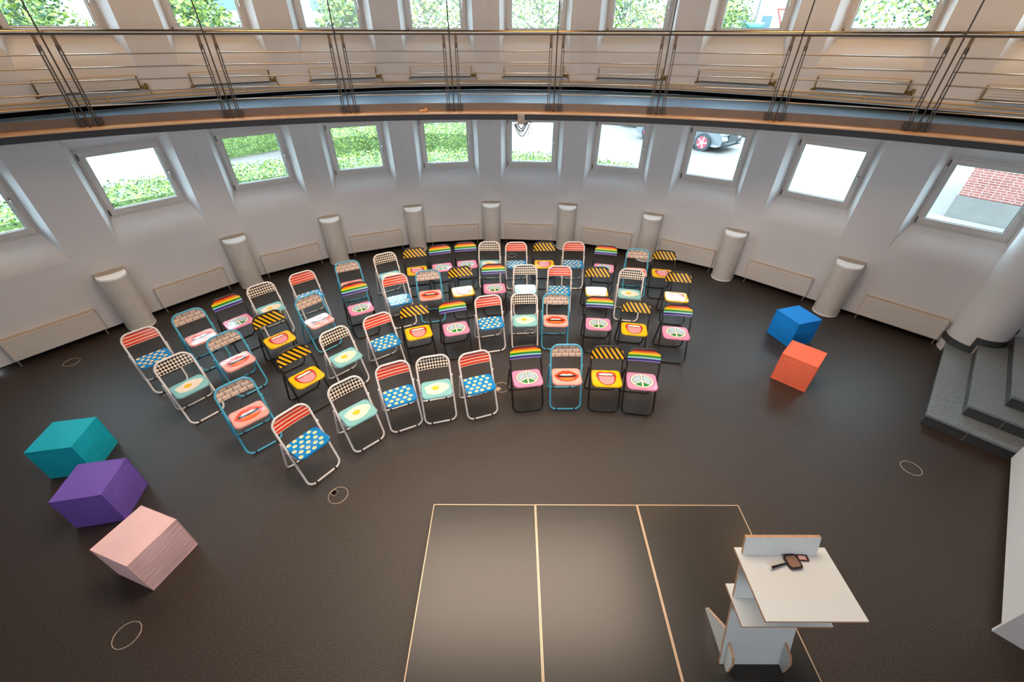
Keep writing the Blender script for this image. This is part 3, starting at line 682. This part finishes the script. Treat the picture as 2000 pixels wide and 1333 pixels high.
        def sector(a0, a1, s, mo, mi):
            # wedge of the inner disc between two spokes, outlined
            def wedge(gap, ra, rb):
                mid = (a0 + a1) / 2; half = R((a1 - a0) / 2); off = gap / math.sin(half); ox, oy = off * math.cos(R(mid)), off * math.sin(R(mid))
                pts = [(ox, oy)]
                for k in range(17):
                    q = R(a0 + (a1 - a0) * k / 16); dx, dy = math.cos(q), math.sin(q)
                    # clip the ray parallel to the spokes by shifting the angle slightly
                    shrink = gap / max(ra, .01); sgn = (k - 8) / 8; q2 = q - sgn * shrink; pts.append((ra * math.cos(q2), rb * math.sin(q2)))
                return pts
            P(wedge(.010, A_ * .80, B_ * .80), mo); P(wedge(.016, A_ * .80 - .006, B_ * .80 - .006), mi)
        L0 = lay[0]
        for a0, a1, mi in ((90, 215, 3), (-35, 90, 3), (215, 270, 5), (270, 325, 5)):
            lay[0] = L0; sector(a0, a1, 1, 4, mi)
    return w
SEATM = {
 'A': ['1583c4', 'c8c4c4', 'f1e2b4', 'e9bf68', 'e9bf68', 'e9bf68'],
 'B': ['86c0c2', '9fc4c6', 'f4ead9', 'e9b81c', 'f6cf3c', 'efe0cb'],
 'C': ['f2a79c', '8fb3c2', 'ea4a22', 'f1e8e0', '33201f', 'f57b2f'],
 'D': ['ecbd0c', '3a3028', 'dd3a35', 'f6e4d6', '2a1512', 'ee969a'],
 'E': ['ee8fb6', '8a3a62', 'f3e2cf', 'a9bfca', '3c2822', '1c8a3a']}
FR = {'A': M_FWHITE, 'B': M_FWHITE, 'C': M_FBLUE, 'D': M_FBLACK, 'E': M_FBLACK}
def make_chair(t):
    r = bpy.data.objects.new('folding_chair', None); COL.objects.link(r); r.empty_display_size = .1
    F = FR[t]
    seat_mb(t).build('seat', [mat('seat_%s_%d' % (t, i), h, .13, spec=.4, bump=(7, .45)) for i, h in enumerate(SEATM[t])], r)
    back_panel(t in 'DE').build('backrest', [back_material(t), F], r)
    w = MB(); w.tube(loop_path(), .0118, 8, closed=True); w.build('front_frame', F, r)
    # rear legs: a U whose bar lies on the floor behind
    top, bot = Vector((.208, .235, .555)), Vector((.212, .415, .010)); L = (bot - top).length; dn = (bot - top).normalized()
    path = [(top.x, top.y, top.z), tuple(top + dn * (L - .075))]
    c = bot - dn * .07
    for q in range(1, 8):
        a_ = R(90 * q / 7); path.append((bot.x - .07 + .07 * math.cos(a_), (c + dn * .07 * math.sin(a_)).y, (c + dn * .07 * math.sin(a_)).z))
    full = path + [(-x, y, z) for x, y, z in path[::-1]]
    w = MB(); w.tube(full, .0105, 8); w.build('rear_frame', F, r)
    bm_ = mat('bracket_%s' % t, {'A': 'a9a0b4', 'B': 'a9a0b4', 'C': '4a7f98', 'D': '3a3428', 'E': '6a3040'}[t], .4)
    for s in (-1, 1):
        w = MB(); w.tube([(s * .187, .02, SZ - .02), (s * .190, .14, SZ - .028), (s * .199, .30, SZ - .11)], .006, 6); w.build('seat_bracket', bm_, r)
    for s in (-1, 1):
        w = MB(); w.tube([(s * .105, 0, .0128), (s * .125, 0, .0128)], .0125, 10); w.build('foot_cap', M_RUB, r)
        w = MB(); w.tube([(s * .105, .414, .0128), (s * .125, .414, .0128)], .0118, 10); w.build('foot_cap', M_RUB, r)
    return r
DESC = {'A': 'white folding chair, red striped back, blue popcorn seat,', 'B': 'white folding chair, checked back, fried egg seat,',
        'C': 'turquoise folding chair, brick pattern back, orange lips seat,', 'D': 'black folding chair, hazard stripe back, open mouth seat,', 'E': 'black folding chair, rainbow back, pink peace sign seat,'}
CH = [('A', -4.639, 4.195, 48.6), ('B', -3.831, 3.662, 51.7), ('C', -4.29, 4.662, 49.2), ('E', -3.977, 5.054, 49.0), ('B', -3.67, 5.412, 44.3), ('A', -3.208, 5.796, 40.8), ('C', -3.497, 4.134, 50.5), ('C', -2.884, 3.191, 45.3), ('D', -3.172, 4.613, 46.8), ('D', -2.473, 3.824, 50.0), ('A', -2.043, 2.797, 53.3), ('B', -1.663, 3.212, 43.1), ('B', -2.119, 4.219, 46.0), ('C', -2.786, 5.086, 48.0), ('C', -2.662, 6.151, 26.9), ('E', -2.301, 5.41, 30.0), ('B', -2.088, 6.486, 31.0), ('A', -1.758, 5.67, 25.4), ('A', -1.684, 4.541, 36.6), ('D', -1.684, 6.682, 15.1), ('C', -1.311, 5.812, 13.1), ('E', -1.241, 6.81, 16.5), ('E', -0.814, 6.932, 10.6), ('D', -0.783, 5.941, 16.0), ('B', -0.418, 6.953, 1.4), ('E', -0.281, 6.036, 6.8), ('D', -1.3, 4.76, 20.6), ('E', -0.778, 4.859, 17.4), ('A', -0.284, 5.007, 14.0), ('B', 0.2, 5.07, 3.6), ('C', 0.65, 5.067, -1.5), ('B', 0.226, 6.007, 1.4), ('A', 0.088, 6.938, 3.1), ('D', 0.601, 6.949, 1.3), ('A', 0.787, 5.965, -1.3), ('A', 1.134, 6.958, -2.0), ('E', 1.651, 6.799, -12.2), ('D', 1.399, 5.935, -3.6), ('C', 2.216, 6.646, -7.7), ('B', 1.908, 5.865, -11.8), ('D', 2.671, 6.595, -10.2), ('D', 2.66, 5.767, -9.9), ('E', 1.265, 4.979, -6.1), ('D', 1.758, 4.85, -9.2), ('E', 2.338, 4.759, -8.3), ('A', -1.278, 3.469, 26.1), ('B', -0.879, 3.582, 15.1), ('A', -0.359, 3.67, 19.3), ('E', 0.212, 3.78, 8.8), ('C', 0.689, 3.808, 1.0), ('D', 1.175, 3.774, -2.9), ('E', 1.595, 3.722, -7.4)]
ROWN = ['front row', 'second row', 'third row', 'back row']
ROWI = {0: [11, 12, 46, 47, 48, 49, 50, 51, 52], 1: [8, 10, 13, 19, 27, 28, 29, 30, 31, 43, 44, 45], 2: [2, 7, 9, 14, 16, 18, 21, 24, 26, 32, 35, 38, 40, 42], 3: [1, 3, 4, 5, 6, 15, 17, 20, 22, 23, 25, 33, 34, 36, 37, 39, 41]}
PROTO = {}
for rw, idx in ROWI.items():
    for t in 'ABCDE':
        same = [i for i in idx if CH[i - 1][0] == t]; same.sort(key=lambda i: math.atan2(CH[i - 1][1], CH[i - 1][2] - .6))
        for k, i in enumerate(same):
            _, x, y, a = CH[i - 1]
            if t in PROTO: o = copy_tree(PROTO[t])
            else: o = PROTO[t] = make_chair(t)
            o.location = (x, y, 0); o.rotation_euler = (0, 0, R(a))
            tail = ('only such in %s' if len(same) == 1 else ORD[k] + ' such from left in %s') % ROWN[rw]
            tag(o, DESC[t] + ' ' + tail, 'folding chair', 'folding chairs set out in four curved rows')

# ------------------------------------------------------------------ outdoors
w = MB(); w.add([(-60, -20, -.06), (70, -20, -.06), (70, 80, -.06), (-60, 80, -.06)], [(0, 1, 2, 3)])
M_PAVE = mat('pale_paving', 'dedcd6', .8, noise=(1.5, .05)); nd, lk, bs = nodes_of(M_PAVE)
tcn = nd.new('ShaderNodeTexCoord'); br = nd.new('ShaderNodeTexBrick'); br.inputs['Scale'].default_value = 4.0; br.inputs['Mortar Size'].default_value = .02
br.inputs['Color1'].default_value = (*rgb('645b55'), 1); br.inputs['Color2'].default_value = (*rgb('5b5450'), 1); br.inputs['Mortar'].default_value = (*rgb('4c4744'), 1)
lk.new(tcn.outputs['Object'], br.inputs['Vector']); lk.new(br.outputs['Color'], bs.inputs['Base Color'])
struct(w.build('ground', M_PAVE))
M_LEAF = [mat('leaf_light', '80903a', .7), mat('leaf_mid', '586a36', .7, noise=(6, .4)), mat('leaf_dark', '38503a', .7)]
M_BARK = mat('bark', '40403c', .9, noise=(8, .2))
def leafcloud(mb, centers, n, size, rnd, flat=.0):
    for _ in range(n):
        c, rad = rnd.choice(centers)
        while True:
            d = Vector((rnd.uniform(-1, 1), rnd.uniform(-1, 1), rnd.uniform(-1, 1)))
            if .2 < d.length < 1: break
        p = Vector(c) + Vector((d.x * rad[0], d.y * rad[1], d.z * rad[2])); s = size * rnd.uniform(.6, 1.3)
        a = Vector((rnd.uniform(-1, 1), rnd.uniform(-1, 1), rnd.uniform(-.6, .6))).normalized(); b = a.cross(Vector((rnd.uniform(-1, 1), rnd.uniform(-1, 1), rnd.uniform(-1, 1)))).normalized()
        mb.add([p - a * s, p + b * s * .5, p + a * s, p - b * s * .5], [(0, 1, 2, 3)], rnd.choice((0, 0, 1, 1, 2)))
def hedge(pts, wd, h, label, seed, dens=900):
    rnd = random.Random(seed); w = MB(); n = 0
    P = [Vector((*p, 0)) for p in pts]
    # solid core
    L = []; Rr = []
    for i, p in enumerate(P):
        t = (P[min(i + 1, len(P) - 1)] - P[max(i - 1, 0)]).normalized(); nn = Vector((-t.y, t.x, 0)); L.append(p + nn * wd * .42); Rr.append(p - nn * wd * .42)
    poly = [(q.x, q.y) for q in L] + [(q.x, q.y) for q in Rr[::-1]]
    for i in range(len(P) - 1):
        w.prism([(L[i].x, L[i].y), (Rr[i].x, Rr[i].y), (Rr[i + 1].x, Rr[i + 1].y), (L[i + 1].x, L[i + 1].y)], -.06, h * .9, 1)
        seg = (P[i + 1] - P[i]); ln = seg.length; t = seg.normalized(); nn = Vector((-t.y, t.x, 0))
        for _ in range(int(ln * dens)):
            a, b = rnd.random() * ln, rnd.uniform(-.5, .5) * wd; z = rnd.uniform(.0, h)
            if rnd.random() < .55: z = h * rnd.uniform(.86, 1.06)
            else: b = rnd.choice((-1, 1)) * wd * rnd.uniform(.42, .54)
            p = P[i] + t * a + nn * b + Vector((0, 0, z)); s = .032 * rnd.uniform(.6, 1.5)
            u_ = Vector((rnd.uniform(-1, 1), rnd.uniform(-1, 1), rnd.uniform(-1, 1))).normalized(); v_ = u_.cross(Vector((rnd.uniform(-1, 1), rnd.uniform(-1, 1), rnd.uniform(-1, 1)))).normalized()
            w.add([p - u_ * s, p + v_ * s * .55, p + u_ * s, p - v_ * s * .55], [(0, 1, 2, 3)], rnd.choice((0, 0, 1, 1, 2)))
    o = w.build('hedge', M_LEAF); tag(o, label, 'hedge', 'clipped hedges outside the windows')
hedge([(-11.5, 7.2), (-9.6, 9.5), (-7.4, 11.5), (-5.0, 12.8), (-2.5, 13.5), (0, 13.1), (1.9, 12.4), (3.0, 11.6)], 1.6, .95, 'leafy green hedge running close outside the lower windows', 11, 1500)
hedge([(-8.5, 17.0), (-6.0, 18.4), (-3.2, 18.8), (-.9, 18.6)], 2.2, .8, 'low green hedge farther out, seen through the centre left windows', 12, 2000)
hedge([(-12.5, 16.8), (-9.8, 20.2), (-5, 22.5)], 2.4, .8, 'low far green hedge seen through the upper part of left windows', 13, 1400)
TREES = [(-17.6, 18.6, 5.8, 1.9, 'left upper window'), (-11.9, 19.0, 6.0, 1.7, 'second upper window from the left'), (-6.9, 23.0, 5.6, 1.5, 'third upper window from the left'), (-4.6, 27, 6.6, 2.6, 'fourth upper window from the left'),
         (1.6, 31, 6.4, 3.0, 'centre upper window'), (5.4, 26, 6.2, 2.2, 'sixth upper window from the left'), (12.9, 33.5, 5.6, 2.0, 'seventh upper window from the left'), (17.6, 21, 6.2, 3.6, 'eighth upper window from the left')]
for k, (x, y, h, rr_, where) in enumerate(TREES):
    rnd = random.Random(40 + k); t = thing('tree', 'leafy pale green tree outside seen through the ' + where, 'tree', (x, y, -.06), 0, 'trees outside')
    w = MB(); w.tube([(0, 0, 0), (.05, 0, h * .4), (.1, .05, h * .75), (.15, .1, h)], [.2, .17, .1, .03], 8)
    br_ = []
    for q in range(9):
        a = q * 2.4; z = h * (.42 + .05 * q); e_ = Vector((math.cos(a) * rr_ * .7, math.sin(a) * rr_ * .7, z + rr_ * .35)); w.tube([(.06, 0, z - .2), tuple((Vector((.06, 0, z - .2)) + e_) * .5 + Vector((0, 0, .12))), tuple(e_)], [.06, .04, .012], 6); br_.append(e_)
    w.build('trunk', M_BARK, t)
    w = MB(); cs = [((e_.x, e_.y, e_.z), (rr_ * .5, rr_ * .5, rr_ * .38)) for e_ in br_] + [((0, 0, h * .85), (rr_ * .6, rr_ * .6, rr_ * .5))]
    leafcloud(w, cs, 5200, .10, rnd); w.build('foliage', M_LEAF, t)
# brick building at the far right
bb = thing('brick_building', 'red brick building with pale grey stone base outside the right window', 'building', (11.62, 11.01, -.06), math.atan2(-.9, .77))
w = MB(); w.box((4, 2.5, .28), (8.04, 5.04, .62)); w.build('plinth', mat('grey_render', '5f5b58', .8, noise=(3, .08)), bb)
M_BRICK = mat('red_brick', 'b5665a', .85); nd, lk, bs = nodes_of(M_BRICK)
tcn = nd.new('ShaderNodeTexCoord'); mp = nd.new('ShaderNodeMapping'); mp.inputs['Rotation'].default_value = (R(90), 0, 0); br = nd.new('ShaderNodeTexBrick'); br.inputs['Scale'].default_value = 1
br.inputs['Brick Width'].default_value = .20; br.inputs['Row Height'].default_value = .058; br.inputs['Mortar Size'].default_value = .006; br.offset = .5; br.squash = .55; br.squash_frequency = 2
br.inputs['Color1'].default_value = (*rgb('7c443d'), 1); br.inputs['Color2'].default_value = (*rgb('6d3832'), 1); br.inputs['Mortar'].default_value = (*rgb('8a847c'), 1)
lk.new(tcn.outputs['Object'], mp.inputs[0]); lk.new(mp.outputs[0], br.inputs['Vector']); lk.new(br.outputs['Color'], bs.inputs['Base Color'])
w = MB(); w.box((4.0, 2.5, 3.3), (8, 5, 5.4)); w.build('wall', M_BRICK, bb)
w = MB(); w.box((4.0, -.35, .01), (8.4, .6, .05)); w.build('kerb', mat('kerb_stone', '6f6a64', .8), bb)
# pale buildings seen through upper windows
def house(x, y, a, sx, sy, sz, h, label, rows):
    t = thing('building', label, 'building', (x, y, -.06), R(a)); w = MB(); w.box((0, 0, sz / 2), (sx, sy, sz)); w.build('wall', mat('house_' + h, h, .85, noise=(1, .03)), t)
    for z, wd, hh, xs in rows:
        for xx in xs:
            w = MB(); w.box((xx, -sy / 2 - .01, z), (wd, .06, hh)); w.build('window', mat('house_glass', '3f5157', .25), t)
house(-15.5, 38, 12, 12, 4, 9, 'a5a29f', 'pale plain building with dark upper windows seen through third upper window', [(5.6, 1.3, 1.1, (-4, -1, 2, 4.5)), (8, 1.3, 1.1, (-4, -1, 2, 4.5))])
house(20, 42, -14, 14, 4, 10, 'a19e99', 'pale building with tall narrow windows seen through seventh upper window', [(4.2, .7, 1.5, (-5, -3.4, -1.8, -.2, 1.4, 3, 4.6)), (7, .7, 1.5, (-5, -3.4, -1.8, -.2, 1.4, 3, 4.6))])
# yield signs and round bollard sign
def yield_sign(x, y, z, s, label):
    t = thing('yield_sign', label, 'traffic sign', (x, y, -.06)); w = MB(); w.tube([(0, .03, 0), (0, .03, z + .1)], .03, 8); w.build('post', M_STEEL, t)
    def tri(k, yy, m, nm):
        w = MB(); p = [(-s * k, yy, z + s * .58 * k), (s * k, yy, z + s * .58 * k), (0, yy, z - s * 1.15 * k)]; q = [(a, b + .012, c) for a, b, c in p]
        w.add(p + q, [(0, 2, 1), (3, 4, 5), (0, 1, 4, 3), (1, 2, 5, 4), (2, 0, 3, 5)]); w.build(nm, m, t)
    tri(1.0, 0, mat('sign_red', '9a2a24', .4), 'plate'); tri(.68, -.006, mat('sign_white', 'f2eeee', .4), 'face')
yield_sign(8.56, 30, 4.4, .42, 'white triangular yield sign with red border seen through sixth upper window')
yield_sign(15.36, 30, 4.75, .5, 'white triangular yield sign with red border seen through seventh upper window')
sl = thing('street_lamp', 'grey street lamp with round head seen through seventh upper window', 'street lamp', (12.9, 28, -.06))
w = MB(); w.tube([(0, 0, 0), (0, 0, 6)], .06, 8); w.build('pole', M_GREYP, sl)
w = MB(); w.tube([(-.5, -.1, 4.35), (-.25, -.1, 4.2), (.25, -.1, 4.2), (.5, -.1, 4.35)], [.03, .2, .2, .03], 12); w.build('lamp_head', mat('lamp_green', '2a625b', .4), sl)

# parked cars
def car(name, label, x, y, a, body, rim, seed=0):
    t = thing(name, label, 'car', (x, y, -.06), R(a)); hw = .88
    # side profile (length x, height z), nose at +x
    prof = [(-2.05, .30), (-2.12, .62), (-2.02, .98), (-1.75, 1.08), (-1.25, 1.38), (-.2, 1.43), (.35, 1.36), (1.05, 1.0), (1.75, .86), (2.05, .70), (2.14, .48), (2.10, .26), (1.9, .20), (-1.9, .20)]
    w = MB(); n = len(prof); secs = []
    for sy, sc, dz in ((-1, .93, 0), (-.86, 1, 0), (.86, 1, 0), (1, .93, 0)):
        ring = []
        for px, pz in prof:
            wid = hw * (1.0 if pz < .95 else 1.0 - .30 * (pz - .95) / .48); nose = 1 - .12 * max(0, abs(px) - 1.5) / .6
            ring.append((px * (1 - .02 * (abs(sy) == 1)), sy * wid * nose, pz if abs(sy) < 1 else .5 + (pz - .5) * .93))
        secs.append(ring)
    vs = [p for r_ in secs for p in r_]; fs = []
    for s in range(3):
        for i in range(n): j = (i + 1) % n; fs.append((s * n + i, s * n + j, (s + 1) * n + j, (s + 1) * n + i))
    w.add(vs, fs, 0, False); w.add(secs[0], [list(range(n))], 0); w.add(secs[3], [list(range(n))[::-1]], 0)
    w.build('body', mat('car_paint_' + body, body, .25, coat=.6), t, bevel=.03)
    gl = mat('car_glass', '2c3a42', .1)
    w = MB(); w.add([(1.02, -.70, 1.025), (1.02, .70, 1.025), (.36, .60, 1.375), (.36, -.60, 1.375)], [(0, 1, 2, 3)]); w.build('windscreen', gl, t)
    for s in (-1, 1):
        w = MB(); w.add([(.85, s * .875, 1.01), (.28, s * .80, 1.33), (-1.15, s * .80, 1.33), (-1.5, s * .865, 1.02)], [(0, 1, 2, 3)]); w.build('side_window', gl, t)
        w = MB(); w.tube([(1.96, s * .80, .66), (2.09, s * .62, .68), (2.115, s * .46, .67)], [.03, .062, .03], 8); w.build('headlight', mat('headlight_clear', '5b6b72', .15), t)
        w = MB(); w.box((2.10, s * .60, .38), (.08, .30, .16)); w.build('air_intake', mat('car_black', '12171b', .4), t)
    w = MB(); w.box((2.12, 0, .52), (.06, .78, .30)); w.build('grille', mat('car_black', '12171b', .4), t)
    w = MB(); w.box((2.12, 0, .24), (.10, 1.5, .03)); w.build('splitter', mat('car_black', '12171b', .4), t)
    for wx in (1.32, -1.3):
        for s in (-1, 1):
            w = MB(); ci_ = 28
            for y0, y1, r_, m in ((s * .70, s * .90, .335, 0),):
                ring = [(wx + r_ * math.cos(2 * math.pi * k / ci_), r_ * math.sin(2 * math.pi * k / ci_) + .335) for k in range(ci_)]
                vs = [(p, y0, q) for p, q in ring] + [(p, y1, q) for p, q in ring]
                w.add(vs, [(k, (k + 1) % ci_, ci_ + (k + 1) % ci_, ci_ + k) for k in range(ci_)], 0, True); w.add([(p, y1, q) for p, q in ring], [list(range(ci_))], 0)
            tw = w.build('wheel', mat('tyre', '22282c', .7), t)
            w = MB(); yy = s * .905
            w.add([(wx + .23 * math.cos(2 * math.pi * k / 24), yy, .335 + .23 * math.sin(2 * math.pi * k / 24)) for k in range(24)], [list(range(24))], 1)
            for k in range(5):
                a_ = R(72 * k); T = Matrix.Translation((wx, yy, .335)) @ Matrix.Rotation(a_, 4, 'Y'); w.box((.11, 0, 0), (.22, .02, .05), 0, T)
            w.build('rim', [mat('rim_silver', 'c9cfd2', .3, metal=.6), mat('rim_back_' + rim, rim, .5)], tw)
car('car', 'white hatchback with black grille and pink-red wheel accents parked outside', 7.61, 20.19, -50, '5c5f63', '8f2f3c')
car('car', 'second pale car with dark bumper parked beyond the white hatchback', 12.3, 22.6, 190, '50565a', '3a4246')
car('car', 'dark blue car with red light parked farther outside, behind the sixth lower window', 7.9, 24.4, 172, '1f3a54', '3a4246')
